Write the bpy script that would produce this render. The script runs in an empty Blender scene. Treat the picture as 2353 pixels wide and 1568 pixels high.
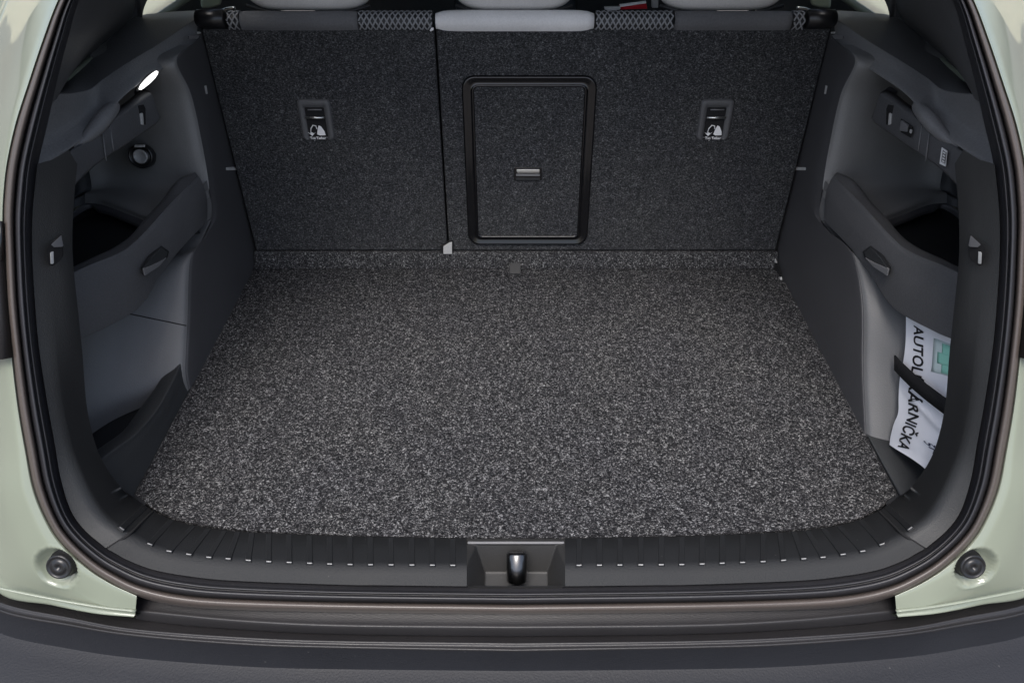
import bpy, bmesh, math, random
from mathutils import Vector, Matrix, noise
random.seed(4)
R = math.radians
scene = bpy.context.scene

# ------------------------------------------------------------------ camera
F = 1550.0                      # focal length in units of 1/2352 of the image width
PITCH = R(40.07)
CAM = Vector((0.0, -0.552, 0.828))
CX, CY = 1185.0, 784.0
cd = bpy.data.cameras.new("camera"); cam = bpy.data.objects.new("camera", cd)
scene.collection.objects.link(cam); scene.camera = cam
cam.location = CAM
cam.rotation_euler = (R(90) - PITCH, 0, 0)
cd.sensor_width = 36.0; cd.lens = 36.0 * F / 2352.0
cd.shift_x = -9.0 / 2352.0
cd.clip_start = 0.01; cd.clip_end = 500.0

# ------------------------------------------------------------------ sky and sun
SUN_EL, SUN_AZ = R(68), R(195)      # high, behind the camera
w = bpy.data.worlds.new("World"); scene.world = w; w.use_nodes = True
nt = w.node_tree; bg = nt.nodes["Background"]
sky = nt.nodes.new("ShaderNodeTexSky"); sky.sky_type = 'NISHITA'; sky.sun_disc = False
sky.sun_elevation = SUN_EL; sky.sun_rotation = SUN_AZ
sky.air_density = 1.0; sky.dust_density = 4.0; sky.ozone_density = 1.0
hs = nt.nodes.new("ShaderNodeHueSaturation"); hs.inputs['Saturation'].default_value = 0.85
nt.links.new(sky.outputs[0], hs.inputs['Color'])
nt.links.new(hs.outputs[0], bg.inputs[0]); bg.inputs[1].default_value = 0.12
sd = bpy.data.lights.new("sun", 'SUN'); sun = bpy.data.objects.new("sun", sd)
scene.collection.objects.link(sun)
sd.energy = 1.3; sd.angle = R(35); sd.color = (1.0, 0.985, 0.96)
S = Vector((math.sin(SUN_AZ) * math.cos(SUN_EL), math.cos(SUN_AZ) * math.cos(SUN_EL), math.sin(SUN_EL)))
sun.rotation_euler = (-S).to_track_quat('-Z', 'Y').to_euler()
scene.view_settings.view_transform = 'Standard'; scene.view_settings.look = 'None'
scene.view_settings.exposure = 1.05
scene.cycles.max_bounces = 8; scene.cycles.diffuse_bounces = 5
scene.cycles.transparent_max_bounces = 8

# ------------------------------------------------------------------ helpers
COL = scene.collection
def ray(u, v):
    a, b = (u - CX) / F, (CY - v) / F
    cp, sp = math.cos(PITCH), math.sin(PITCH)
    return Vector((a, cp + b * sp, -sp + b * cp))
def P(u, v, x=None, y=None, z=None, off=None, seat=None):
    """the point of the car that lies on the given plane, measured from the survey of the photograph"""
    d = ray(u, v)
    if x is not None: t = x / d.x
    elif y is not None: t = (y - CAM.y) / d.y
    elif z is not None: t = (z - CAM.z) / d.z
    elif off is not None:                      # the tailgate opening: y = -0.11 + 0.577 z
        t = (-0.11 + 0.577 * CAM.z + off - CAM.y) / (d.y - 0.577 * d.z)
    else:                                      # the back of the rear seats: y = 0.70 + 0.119 (z - 0.033)
        t = (0.70 + 0.119 * (CAM.z - 0.033) + seat - CAM.y) / (d.y - 0.119 * d.z)
    return CAM + d * t
def X(u, v, x): return P(u, v, x=x)
def flip(pts, s):
    return [Vector((p[0] * s, p[1], p[2])) for p in pts]
def cr(pts, n):
    """Catmull-Rom resampling, n points in all, by chord length"""
    pts = [Vector(p) for p in pts]
    if len(pts) == 2: return [pts[0].lerp(pts[1], i / (n - 1)) for i in range(n)]
    out = []; m = len(pts) - 1
    for i in range(n):
        t = i / (n - 1) * m; k = min(int(t), m - 1); f = t - k
        p1, p2 = pts[k], pts[k + 1]
        p0 = pts[k - 1] if k > 0 else p1 * 2 - p2
        p3 = pts[k + 2] if k + 2 <= m else p2 * 2 - p1
        out.append(0.5 * ((2 * p1) + (p2 - p0) * f + (2 * p0 - 5 * p1 + 4 * p2 - p3) * f * f + (3 * p1 - p0 - 3 * p2 + p3) * f ** 3))
    return out
def lin(pts, n):
    m = len(pts) - 1; out = []
    for i in range(n):
        t = i / (n - 1) * m; k = min(int(t), m - 1)
        out.append(Vector(pts[k]).lerp(Vector(pts[k + 1]), t - k))
    return out
def link(name, me, mat, parent=None, label=None):
    o = bpy.data.objects.new(name, me)
    if mat is not None:
        me.materials.clear(); me.materials.append(mat)
    COL.objects.link(o)
    if parent is not None: o.parent = parent
    if label: o['label'] = label
    return o
def tag(o, label=None, cat=None, group=None, kind=None):
    if label: o['label'] = label
    if cat: o['category'] = cat
    if group: o['group'] = group
    if kind: o['kind'] = kind
    return o
def mesh(name, verts, faces, mat, parent=None, smooth=False, thick=0, bevel=0, label=None, s=1, seg=2):
    me = bpy.data.meshes.new(name)
    if s < 0: faces = [tuple(reversed(f)) for f in faces]
    me.from_pydata([tuple(v) for v in verts], [], faces); me.update()
    if smooth: me.polygons.foreach_set('use_smooth', [True] * len(me.polygons))
    o = link(name, me, mat, parent, label)
    if thick:
        m = o.modifiers.new("solid", 'SOLIDIFY'); m.thickness = abs(thick); m.offset = -1 if thick > 0 else 1
    if bevel:
        m = o.modifiers.new("bevel", 'BEVEL'); m.width = bevel; m.segments = seg; m.limit_method = 'ANGLE'; m.angle_limit = R(35)
        if not smooth: me.polygons.foreach_set('use_smooth', [True] * len(me.polygons))
        m.harden_normals = True
    return o
def loft(name, rings, mat, parent=None, nu=24, nv=None, thick=0, s=1, lins=False, label=None, disp=None, closed=False):
    rs = [cr(r, nu) for r in rings]
    if nv:
        cols = [(lin if lins else cr)([r[i] for r in rs], nv) for i in range(nu)]
        rs = [[cols[i][j] for i in range(nu)] for j in range(nv)]
    V = [p for r in rs for p in r]
    if disp: V = [disp(p) for p in V]
    V = flip(V, s); Fc = []
    for j in range(len(rs) - 1):
        for i in range(nu - 1):
            a = j * nu + i; Fc.append((a, a + 1, a + nu + 1, a + nu))
    return mesh(name, V, Fc, mat, parent, True, thick, label=label, s=s)
def prism(name, outline, vec, mat, parent=None, bevel=0, label=None, s=1, seg=2):
    """a closed outline extruded by vec"""
    o_ = flip(outline, s); vec = Vector((vec[0] * s, vec[1], vec[2])); n = len(o_)
    V = list(o_) + [p + vec for p in o_]
    Fc = [tuple(range(n)), tuple(range(2 * n - 1, n - 1, -1))] + [(i, i + n, (i + 1) % n + n, (i + 1) % n) for i in range(n)]
    me = bpy.data.meshes.new(name); me.from_pydata([tuple(v) for v in V], [], Fc)
    bm = bmesh.new(); bm.from_mesh(me); bmesh.ops.recalc_face_normals(bm, faces=bm.faces); bm.to_mesh(me); bm.free()
    o = link(name, me, mat, parent, label)
    if bevel:
        m = o.modifiers.new("bevel", 'BEVEL'); m.width = bevel; m.segments = seg; m.limit_method = 'ANGLE'; m.angle_limit = R(35)
        me.polygons.foreach_set('use_smooth', [True] * len(me.polygons)); m.harden_normals = True
    return o
def box(name, lo, hi, mat, parent=None, bevel=0, label=None, s=1):
    x0, y0, z0 = lo; x1, y1, z1 = hi
    return prism(name, [(x0, y0, z0), (x1, y0, z0), (x1, y1, z0), (x0, y1, z0)], (0, 0, z1 - z0), mat, parent, bevel, label, s)
def tube(name, path, rad, mat, parent=None, s=1, n=12, caps=True, label=None, aspect=1.0):
    path = flip(path, s); V = []; Fc = []
    rads = rad if isinstance(rad, (list, tuple)) else [rad] * len(path)
    up = Vector((0.13, 0.27, 0.95)).normalized()
    for i, p in enumerate(path):
        d = (path[min(i + 1, len(path) - 1)] - path[max(i - 1, 0)]).normalized()
        a = d.cross(up)
        if a.length < 0.1: a = d.cross(Vector((1, 0, 0)))
        a.normalize(); b = d.cross(a)
        for k in range(n):
            t = 2 * math.pi * k / n
            V.append(p + a * math.cos(t) * rads[i] + b * math.sin(t) * rads[i] * aspect)
    for i in range(len(path) - 1):
        for k in range(n):
            Fc.append((i * n + k, i * n + (k + 1) % n, (i + 1) * n + (k + 1) % n, (i + 1) * n + k))
    if caps:
        Fc.append(tuple(reversed(range(n)))); Fc.append(tuple(range((len(path) - 1) * n, len(path) * n)))
    me = bpy.data.meshes.new(name); me.from_pydata([tuple(v) for v in V], [], Fc)
    bm = bmesh.new(); bm.from_mesh(me); bmesh.ops.recalc_face_normals(bm, faces=bm.faces); bm.to_mesh(me); bm.free()
    me.polygons.foreach_set('use_smooth', [True] * len(me.polygons))
    return link(name, me, mat, parent, label)
def revolve(name, c, axis, prof, mat, parent=None, n=40, label=None):
    """prof: list of (radius, height along axis)"""
    axis = Vector(axis).normalized(); a = axis.orthogonal().normalized(); b = axis.cross(a); V = []; Fc = []
    for r, h in prof:
        for k in range(n):
            t = 2 * math.pi * k / n
            V.append(Vector(c) + axis * h + (a * math.cos(t) + b * math.sin(t)) * max(r, 1e-5))
    for j in range(len(prof) - 1):
        for k in range(n): Fc.append((j * n + k, j * n + (k + 1) % n, (j + 1) * n + (k + 1) % n, (j + 1) * n + k))
    return mesh(name, V, Fc, mat, parent, True, label=label)
def frame_matrix(o, ex, ey):
    """matrix whose x, y axes follow ex, ey at o"""
    ex = Vector(ex).normalized(); ez = ex.cross(Vector(ey)).normalized(); ey = ez.cross(ex)
    m = Matrix((ex, ey, ez)).transposed().to_4x4(); m.translation = Vector(o); return m
def text(name, body, mtx, size, mat, parent=None, bold=0.0, align='CENTER', sx=1.0, label=None):
    cu = bpy.data.curves.new(name, 'FONT'); cu.body = body; cu.size = size; cu.align_x = align; cu.align_y = 'CENTER'
    cu.offset = bold; cu.extrude = 0.0002; cu.resolution_u = 4
    to = bpy.data.objects.new("t", cu); COL.objects.link(to)
    dg = bpy.context.evaluated_depsgraph_get(); dg.update()
    me = bpy.data.meshes.new_from_object(to.evaluated_get(dg)); bpy.data.objects.remove(to)
    me.transform(mtx @ Matrix.Diagonal((sx, 1, 1, 1)))
    return link(name, me, mat, parent, label)

# ------------------------------------------------------------------ materials
def mat_new(name):
    m = bpy.data.materials.new(name); m.use_nodes = True
    return m, m.node_tree, m.node_tree.nodes["Principled BSDF"]
def plastic(name, col, rough=0.5, grain=0.25, scale=900, spec=0.5, var=0.22, coat=0.0, metal=0.0):
    m, t, b = mat_new(name); N = t.nodes.new; L = t.links.new
    b.inputs['Roughness'].default_value = rough; b.inputs['Specular IOR Level'].default_value = spec
    b.inputs['Coat Weight'].default_value = coat; b.inputs['Metallic'].default_value = metal
    tc = N("ShaderNodeTexCoord")
    n1 = N("ShaderNodeTexNoise"); n1.inputs['Scale'].default_value = 7; n1.inputs['Detail'].default_value = 5
    L(tc.outputs['Object'], n1.inputs['Vector'])
    n2 = N("ShaderNodeTexNoise"); n2.inputs['Scale'].default_value = scale * 0.75; n2.inputs['Detail'].default_value = 2
    L(tc.outputs['Object'], n2.inputs['Vector'])
    mx = N("ShaderNodeMix"); mx.data_type = 'RGBA'
    mx.inputs['A'].default_value = (*[c * (1 - var) for c in col], 1); mx.inputs['B'].default_value = (*[min(1, c * (1 + var)) for c in col], 1)
    ad = N("ShaderNodeMath"); ad.operation = 'ADD'
    s2 = N("ShaderNodeMath"); s2.operation = 'MULTIPLY'; s2.inputs[1].default_value = 0.6
    L(n2.outputs['Fac'], s2.inputs[0]); L(n1.outputs['Fac'], ad.inputs[0]); L(s2.outputs[0], ad.inputs[1])
    sb = N("ShaderNodeMath"); sb.operation = 'SUBTRACT'; sb.inputs[1].default_value = 0.3; sb.use_clamp = True
    L(ad.outputs[0], sb.inputs[0]); L(sb.outputs[0], mx.inputs['Factor'])
    # sparse specks of dust
    vo = N("ShaderNodeTexVoronoi"); vo.inputs['Scale'].default_value = 34; L(tc.outputs['Object'], vo.inputs['Vector'])
    lt = N("ShaderNodeMath"); lt.operation = 'LESS_THAN'; lt.inputs[1].default_value = 0.045; L(vo.outputs['Distance'], lt.inputs[0])
    m2 = N("ShaderNodeMath"); m2.operation = 'MULTIPLY'; m2.inputs[1].default_value = 0.22; L(lt.outputs[0], m2.inputs[0])
    sc_ = N("ShaderNodeSeparateColor"); L(vo.outputs['Color'], sc_.inputs[0])
    m3 = N("ShaderNodeMath"); m3.operation = 'MULTIPLY'; L(m2.outputs[0], m3.inputs[0]); L(sc_.outputs[0], m3.inputs[1])
    dm = N("ShaderNodeMix"); dm.data_type = 'RGBA'; dm.inputs['B'].default_value = (0.22, 0.22, 0.21, 1)
    L(m3.outputs[0], dm.inputs['Factor']); L(mx.outputs['Result'], dm.inputs['A']); L(dm.outputs['Result'], b.inputs['Base Color'])
    rr = N("ShaderNodeMapRange"); rr.inputs['To Min'].default_value = max(0.02, rough - 0.06); rr.inputs['To Max'].default_value = min(1, rough + 0.06)
    L(n1.outputs['Fac'], rr.inputs['Value']); L(rr.outputs[0], b.inputs['Roughness'])
    if grain:
        bp = N("ShaderNodeBump"); bp.inputs['Strength'].default_value = grain; bp.inputs['Distance'].default_value = 0.001
        L(n2.outputs['Fac'], bp.inputs['Height']); L(bp.outputs[0], b.inputs['Normal'])
    return m
def carpet(name, dark, mid, light, scale=520, lo=0.42, hi=0.66, flat=True):
    """needle felt: black, grey and pale fibres side by side"""
    m, t, b = mat_new(name); N = t.nodes.new; L = t.links.new
    b.inputs['Roughness'].default_value = 0.95; b.inputs['Specular IOR Level'].default_value = 0.15
    tc = N("ShaderNodeTexCoord")
    wn = N("ShaderNodeTexNoise"); wn.inputs['Scale'].default_value = scale * 0.5; wn.inputs['Detail'].default_value = 1
    L(tc.outputs['Object'], wn.inputs['Vector'])
    vm = N("ShaderNodeVectorMath"); vm.operation = 'MULTIPLY_ADD'; vm.inputs[1].default_value = (0.004,) * 3
    L(wn.outputs['Color'], vm.inputs[0]); L(tc.outputs['Object'], vm.inputs[2])
    # three families of fibres lying across one another
    outs = []
    for k, (rot, sc) in enumerate(((0.35, (0.6, 1.0, 0.6)), (1.45, (0.6, 1.0, 0.6)), (2.5, (0.65, 1.0, 0.65)))):
        mp = N("ShaderNodeMapping"); mp.inputs['Rotation'].default_value = (rot if not flat else 0, 0 if flat else rot * .0, rot if flat else rot * .6)
        if not flat: mp.inputs['Rotation'].default_value = (0.0, rot, 0.0)
        mp.inputs['Scale'].default_value = sc if flat else (sc[0], 1.0, 1.0)
        mp.inputs['Location'].default_value = (k * 3.1, k * 1.7, k)
        L(vm.outputs[0], mp.inputs['Vector'])
        f_ = N("ShaderNodeTexNoise"); f_.inputs['Scale'].default_value = scale; f_.inputs['Detail'].default_value = 2; f_.inputs['Roughness'].default_value = 0.6
        L(mp.outputs[0], f_.inputs['Vector']); outs.append(f_.outputs['Fac'])
    mxa = N("ShaderNodeMath"); mxa.operation = 'MAXIMUM'; L(outs[0], mxa.inputs[0]); L(outs[1], mxa.inputs[1])
    mxb = N("ShaderNodeMath"); mxb.operation = 'MAXIMUM'; L(mxa.outputs[0], mxb.inputs[0]); L(outs[2], mxb.inputs[1])
    # clumps where pale or black wool gathers
    cl = N("ShaderNodeTexNoise"); cl.inputs['Scale'].default_value = 85; cl.inputs['Detail'].default_value = 3
    L(tc.outputs['Object'], cl.inputs['Vector'])
    c2 = N("ShaderNodeMath"); c2.operation = 'MULTIPLY_ADD'; c2.inputs[1].default_value = 0.13; c2.inputs[2].default_value = -0.065 - 0.030
    L(cl.outputs['Fac'], c2.inputs[0])
    n = N("ShaderNodeMath"); n.operation = 'ADD'; L(mxb.outputs[0], n.inputs[0]); L(c2.outputs[0], n.inputs[1])
    r = N("ShaderNodeValToRGB"); e = r.color_ramp.elements
    e[0].position = lo; e[0].color = (*dark, 1); e[1].position = hi; e[1].color = (*light, 1)
    k = e.new((lo + hi) / 2 + 0.01); k.color = (*mid, 1)
    L(n.outputs[0], r.inputs[0])
    big = N("ShaderNodeTexNoise"); big.inputs['Scale'].default_value = 9; big.inputs['Detail'].default_value = 4
    L(tc.outputs['Object'], big.inputs['Vector'])
    tint = N("ShaderNodeValToRGB"); e = tint.color_ramp.elements
    e[0].position = 0.35; e[0].color = (0.90, 0.90, 0.92, 1); e[1].position = 0.65; e[1].color = (1.0, 1.0, 0.985, 1)
    L(big.outputs['Fac'], tint.inputs[0])
    mu = N("ShaderNodeMix"); mu.data_type = 'RGBA'; mu.blend_type = 'MULTIPLY'; mu.inputs['Factor'].default_value = 1
    L(r.outputs[0], mu.inputs['A']); L(tint.outputs[0], mu.inputs['B']); L(mu.outputs['Result'], b.inputs['Base Color'])
    bp = N("ShaderNodeBump"); bp.inputs['Strength'].default_value = 0.6; bp.inputs['Distance'].default_value = 0.0015
    L(n.outputs[0], bp.inputs['Height']); L(bp.outputs[0], b.inputs['Normal'])
    return m
M = {}
M['recess'] = plastic('recess_plastic', (0.026, 0.026, 0.026), 0.5, 0.35, 900)
M['sill'] = plastic('sill_plate_plastic', (0.011, 0.012, 0.0135), 0.66, 0.4, 600, 0.38)
M['trim'] = plastic('charcoal_trim', (0.030, 0.032, 0.034), 0.55, 0.35, 900)
M['lining'] = plastic('grained_grey_lining', (0.060, 0.060, 0.064), 0.5, 0.35, 800)
M['shoulder'] = plastic('lining_lit_shoulder', (0.18, 0.18, 0.184), 0.5, 0.6, 480, 0.5, 0.30)  # same plastic as the lining, lightened to carry the light on it
M['inner'] = plastic('lining_lit_inner_wall', (0.18, 0.18, 0.178), 0.5, 0.35, 800)  # lining plastic in a paler copy, painting the lit back wall
M['wall'] = plastic('lining_lit_niche', (0.115, 0.116, 0.118), 0.5, 0.35, 800)  # paler lining copy, light on the niche put into the colour
M['shell'] = plastic('charcoal_shell', (0.080, 0.081, 0.085), 0.5, 0.5, 480, 0.5, 0.32)
M['band'] = plastic('charcoal_band_shaded', (0.013, 0.014, 0.015), 0.55, 0.35, 900)  # trim plastic darkened, shade on the pillar band put into the colour
M['trim_dark'] = plastic('black_trim_and_shade', (0.014, 0.015, 0.017), 0.5, 0.25, 900)  # real black trim, and the painted shade inside the side pockets
M['gap'] = plastic('black_gap', (0.006, 0.006, 0.007), 0.9, 0.1, 500)
M['gloss'] = plastic('gloss_black', (0.004, 0.004, 0.005), 0.14, 0.0, 500, 0.6)
M['striker'] = plastic('polished_striker', (0.12, 0.12, 0.12), 0.26, 0.0, 500, 0.8, 0.05, 0.5, 1.0)
M['satin'] = plastic('satin_black', (0.012, 0.012, 0.013), 0.3, 0.08, 600, 0.5)
M['rubber'] = plastic('rubber', (0.022, 0.022, 0.025), 0.42, 0.12, 400, 0.5, 0.2)
M['rubber_brown'] = plastic('rubber_reflection_brown', (0.075, 0.062, 0.055), 0.32, 0.12, 400, 0.5, 0.2)  # brown puts a warm ground reflection into the rubber; house roofs share it
M['bumper'] = plastic('grained_bumper', (0.0125, 0.0135, 0.0175), 0.6, 0.5, 500, 0.38)
M['bumper_face'] = plastic('bumper_face', (0.014, 0.015, 0.019), 0.6, 0.4, 700, 0.4)
M['step'] = plastic('sill_step_plastic', (0.019, 0.018, 0.019), 0.42, 0.3, 700, 0.5)
M['metal'] = plastic('bright_metal', (0.72, 0.72, 0.70), 0.28, 0.0, 500, 0.5, 0.05, 0, 1.0)
M['pale'] = plastic('pale_grey_plastic', (0.50, 0.50, 0.49), 0.4, 0.05, 500)
M['tip'] = plastic('light_grey_glint_and_cap', (0.34, 0.34, 0.34), 0.4, 0.05, 500)  # painted glints on the sill ribs; also the socket cap's own grey
M['midgrey'] = plastic('mid_grey_plastic', (0.16, 0.16, 0.165), 0.4, 0.1, 500)
M['white'] = plastic('white_print', (0.80, 0.80, 0.80), 0.5, 0.0, 500, 0.4, 0.03)
M['black_print'] = plastic('black_print', (0.012, 0.012, 0.014), 0.55, 0.0, 500, 0.3, 0.03)
M['navy_print'] = plastic('navy_print', (0.03, 0.04, 0.08), 0.55, 0.0, 500, 0.3, 0.03)
M['green_print'] = plastic('green_print', (0.34, 0.74, 0.60), 0.5, 0.0, 500, 0.4, 0.05)
M['red'] = plastic('red_plastic', (0.50, 0.012, 0.02), 0.4, 0.0, 500)
M['leather'] = plastic('pale_leather', (0.70, 0.69, 0.68), 0.5, 0.15, 450)
M['weave'] = plastic('grey_weave', (0.12, 0.12, 0.125), 0.85, 0.6, 420, 0.3, 0.3)
M['net'] = plastic('grey_net_yarn', (0.22, 0.225, 0.235), 0.7, 0.3, 500, 0.3)
M['bag'] = plastic('white_bag_foil', (0.86, 0.87, 0.91), 0.38, 0.25, 60, 0.5, 0.06)
M['seatdark'] = plastic('dark_blue_grey_fabric', (0.045, 0.052, 0.065), 0.85, 0.3, 300)
M['strap'] = plastic('black_webbing', (0.012, 0.012, 0.013), 0.8, 0.5, 500, 0.3)
M['floor_carpet'] = carpet('salt_and_pepper_carpet', (0.003, 0.003, 0.004), (0.028, 0.028, 0.030), (0.31, 0.31, 0.315), 480, 0.43, 0.71)
M['seat_carpet'] = carpet('dark_felt', (0.018, 0.019, 0.020), (0.056, 0.057, 0.060), (0.19, 0.19, 0.195), 440, 0.46, 0.72, flat=False)
M['strip_carpet'] = carpet('grey_felt_strip', (0.011, 0.011, 0.012), (0.052, 0.052, 0.054), (0.27, 0.27, 0.27), 480, 0.46, 0.70)
def paint():
    m, t, b = mat_new('sage_green_paint'); N = t.nodes.new; L = t.links.new
    b.inputs['Roughness'].default_value = 0.38; b.inputs['Coat Weight'].default_value = 1.0; b.inputs['Coat Roughness'].default_value = 0.04
    tc = N("ShaderNodeTexCoord"); n = N("ShaderNodeTexNoise"); n.inputs['Scale'].default_value = 3; L(tc.outputs['Object'], n.inputs['Vector'])
    r = N("ShaderNodeValToRGB"); e = r.color_ramp.elements
    e[0].position = 0.3; e[0].color = (0.195, 0.222, 0.168, 1); e[1].position = 0.7; e[1].color = (0.225, 0.250, 0.192, 1)
    L(n.outputs['Fac'], r.inputs[0]); L(r.outputs[0], b.inputs['Base Color'])
    return m
M['paint'] = paint()
def pane():
    m, t, b = mat_new('tinted_glass'); N = t.nodes.new; L = t.links.new
    tr = N("ShaderNodeBsdfTransparent"); tr.inputs[0].default_value = (0.72, 0.78, 0.75, 1)
    gl = N("ShaderNodeBsdfGlossy"); gl.inputs['Roughness'].default_value = 0.03
    fr = N("ShaderNodeFresnel"); fr.inputs[0].default_value = 1.45
    mx = N("ShaderNodeMixShader"); L(fr.outputs[0], mx.inputs[0]); L(tr.outputs[0], mx.inputs[1]); L(gl.outputs[0], mx.inputs[2])
    L(mx.outputs[0], t.nodes['Material Output'].inputs[0]); return m
M['glass'] = pane()
def lamp():
    m, t, b = mat_new('lit_lamp'); b.inputs['Emission Color'].default_value = (1, 1, 0.98, 1); b.inputs['Emission Strength'].default_value = 1.5
    b.inputs['Base Color'].default_value = (0.8, 0.8, 0.8, 1); return m
M['lamp'] = lamp()
M['asphalt'] = plastic('asphalt', (0.13, 0.12, 0.11), 0.9, 0.5, 120, 0.3, 0.3)
M['facade'] = plastic('cream_render', (0.70, 0.66, 0.50), 0.8, 0.2, 40)

# ------------------------------------------------------------------ ground
g = mesh('ground', [(-200, -200, -0.62), (200, -200, -0.62), (200, 200, -0.62), (-200, 200, -0.62)], [(0, 1, 2, 3)], M['asphalt'])
tag(g, kind='structure')

# ------------------------------------------------------------------ the car
car = bpy.data.objects.new('car', None); COL.objects.link(car); car.location = (0, 0, 0)
tag(car, 'pale green car seen from behind with its tailgate open on an empty boot', 'car')

# --- contours of the opening, left half, top centre -> bottom centre
OUT = [(1185,-440),(700,-430),(450,-370),(290,-240),(200,-120),(138,0),(103,91),(68,195),(39,286),(19,377),(11,450),(9,510),(12,583),(17,690),(28,800),(44,932),(62,1036),(80,1124),(110,1197),(143,1247),(200,1301),(254,1337),(314,1366),(400,1387),(520,1397),(785,1404),(1185,1409)]
INN = [(1185,-395),(710,-385),(480,-330),(330,-210),(245,-110),(182,0),(155,91),(128,195),(106,290),(86,377),(78,450),(74,510),(74,583),(80,690),(90,800),(108,920),(126,1020),(140,1100),(163,1172),(195,1217),(243,1258),(292,1285),(350,1307),(430,1322),(540,1333),(785,1342),(1185,1347)]
def mirror_loop(pts):           # left half points (3D) -> full loop
    return pts + [Vector((-p.x, p.y, p.z)) for p in reversed(pts[:-1])]
def mix2(a, b, f): return [(p[0] + (q[0] - p[0]) * f, p[1] + (q[1] - p[1]) * f) for p, q in zip(a, b)]
def seal_part(name, prof, mat, parent, label=None):
    rings = []
    for f, off in prof:
        half = [P(u, v, off=off) for u, v in mix2(OUT, INN, f)]
        half = cr(half, 150); half[-1].x = 0; half[0].x = 0
        rings.append(mirror_loop(half))
    n = len(rings[0]); V = [p for r in rings for p in r]; Fc = []
    for j in range(len(rings) - 1):
        for i in range(n - 1):
            a = j * n + i; Fc.append((a, a + n, a + n + 1, a + 1))
    return mesh(name, V, Fc, mat, parent, True, label=label)
seal = seal_part('weather_seal', [(0.30, 0.020), (0.36, 0.004), (0.40, 0.001), (0.44, -0.003), (0.50, -0.0065), (0.56, -0.0065), (0.60, -0.003), (0.63, 0.003), (0.65, 0.006), (0.67, 0.003), (0.70, 0.0005), (0.74, 0.0015), (0.78, 0.008), (0.84, 0.016), (1.0, 0.022), (1.03, 0.03)],
                 M['rubber'], car)
seal_part('outer_lip', [(-0.03, 0.012), (-0.01, 0.0015), (0.03, -0.0035), (0.09, -0.0075), (0.17, -0.0095), (0.25, -0.0075), (0.31, -0.003), (0.345, 0.003), (0.36, 0.012)],
          M['rubber_brown'], seal, 'outer lip of the door seal, a warm reflection painted brown')

# --- trim band round the opening
IDX = list(range(8, 27))
CREST = [(126,285),(118,368),(112,436),(108,508),(108,582),(116,688),(127,796),(142,918),(162,1016),(187,1086),(218,1150),(250,1192),(295,1225),(344,1249),(389,1265),(470,1278),(600,1288),(785,1295),(1185,1298)]
TIN = [(190,250),(158,345),(151,420),(147,505),(149,580),(160,685),(171,790),(182,915),(205,1010),(235,1068),(275,1117),(310,1143),(350,1172),(395,1193),(445,1206),(510,1216),(600,1223),(785,1230),(1185,1237)]
OFF_IN = [.05,.055,.055,.055,.055,.058,.062,.072,.085,.105,.135]
def trim_rings(i0, i1):
    a = [P(*INN[IDX[k]], off=0.016) for k in range(i0, i1)]
    c = [P(*CREST[k], off=(0.033 if k < 10 else 0.032)) for k in range(i0, i1)]
    b = [P(*TIN[k], off=OFF_IN[k]) if k < 11 else P(*TIN[k], z=0.001) for k in range(i0, i1)]
    return a, c, b
def trim_loft(name, a, c, b, mat, parent, s, nu, label=None):
    m1 = [p.lerp(q, 0.5) + Vector((0, -0.0005, 0.0005)) for p, q in zip(a, c)]
    c0 = [p.lerp(q, 0.93) for p, q in zip(a, c)]; c1 = [q.lerp(p, 0.10) for p, q in zip(b, c)]
    m2 = [p.lerp(q, 0.5) for p, q in zip(b, c)]
    low = [q + Vector((0.0, 0.004, -0.02)) for q in b]
    return loft(name, [a, m1, c0, c1, m2, b, low], mat, parent, nu, thick=0, s=s, label=label)
# curve evaluation on the control polygons
def at(ctrl, t):
    k = min(int(t), len(ctrl) - 2); return Vector(ctrl[k]).lerp(Vector(ctrl[k + 1]), t - k)
SPLIT = 12.05
trims = []
for s in (1, -1):
    k1 = 13
    a, c, b = trim_rings(1, k1)
    tr = trim_loft('pillar_trim', a, c, b, M['band'], car, s, 110)
    trims.append(tr)
sill_parts = []
A3, C3, B3 = trim_rings(0, 19)
def colpt(L3, t): return at(L3, t)
def t_of_u(u):
    for k in range(18):
        if CREST[k][0] <= u <= CREST[k + 1][0] and k > 8:
            return k + (u - CREST[k][0]) / (CREST[k + 1][0] - CREST[k][0])
T_END = t_of_u(1072)
sill = None
for s in (1, -1):
    ts = [12.07, 12.5, 13, 14, 15, 16, 17, 17.2, 17.4, 17.6, T_END]
    a = [colpt(A3, t) for t in ts]; c = [colpt(C3, t) for t in ts]; b = [colpt(B3, t) for t in ts]
    if sill is None:
        sill = trim_loft('sill_plate', a, c, b, M['sill'], car, s, 90)
    else:
        trim_loft('plate_wing', a, c, b, M['sill'], sill, s, 90)
# seams between pillar trim and sill plate: a dark recessed joint below
for s in (1, -1):
    t0 = 12.035
    pts = [colpt(A3, t0), colpt(A3, t0).lerp(colpt(C3, t0), 0.5), colpt(C3, t0), colpt(C3, t0).lerp(colpt(B3, t0), 0.5), colpt(B3, t0)]
    tube('joint', [p + Vector((0, 0.0015, -0.0015)) for p in cr(pts, 12)], 0.0018, M['gap'], sill, s, 8)
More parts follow.
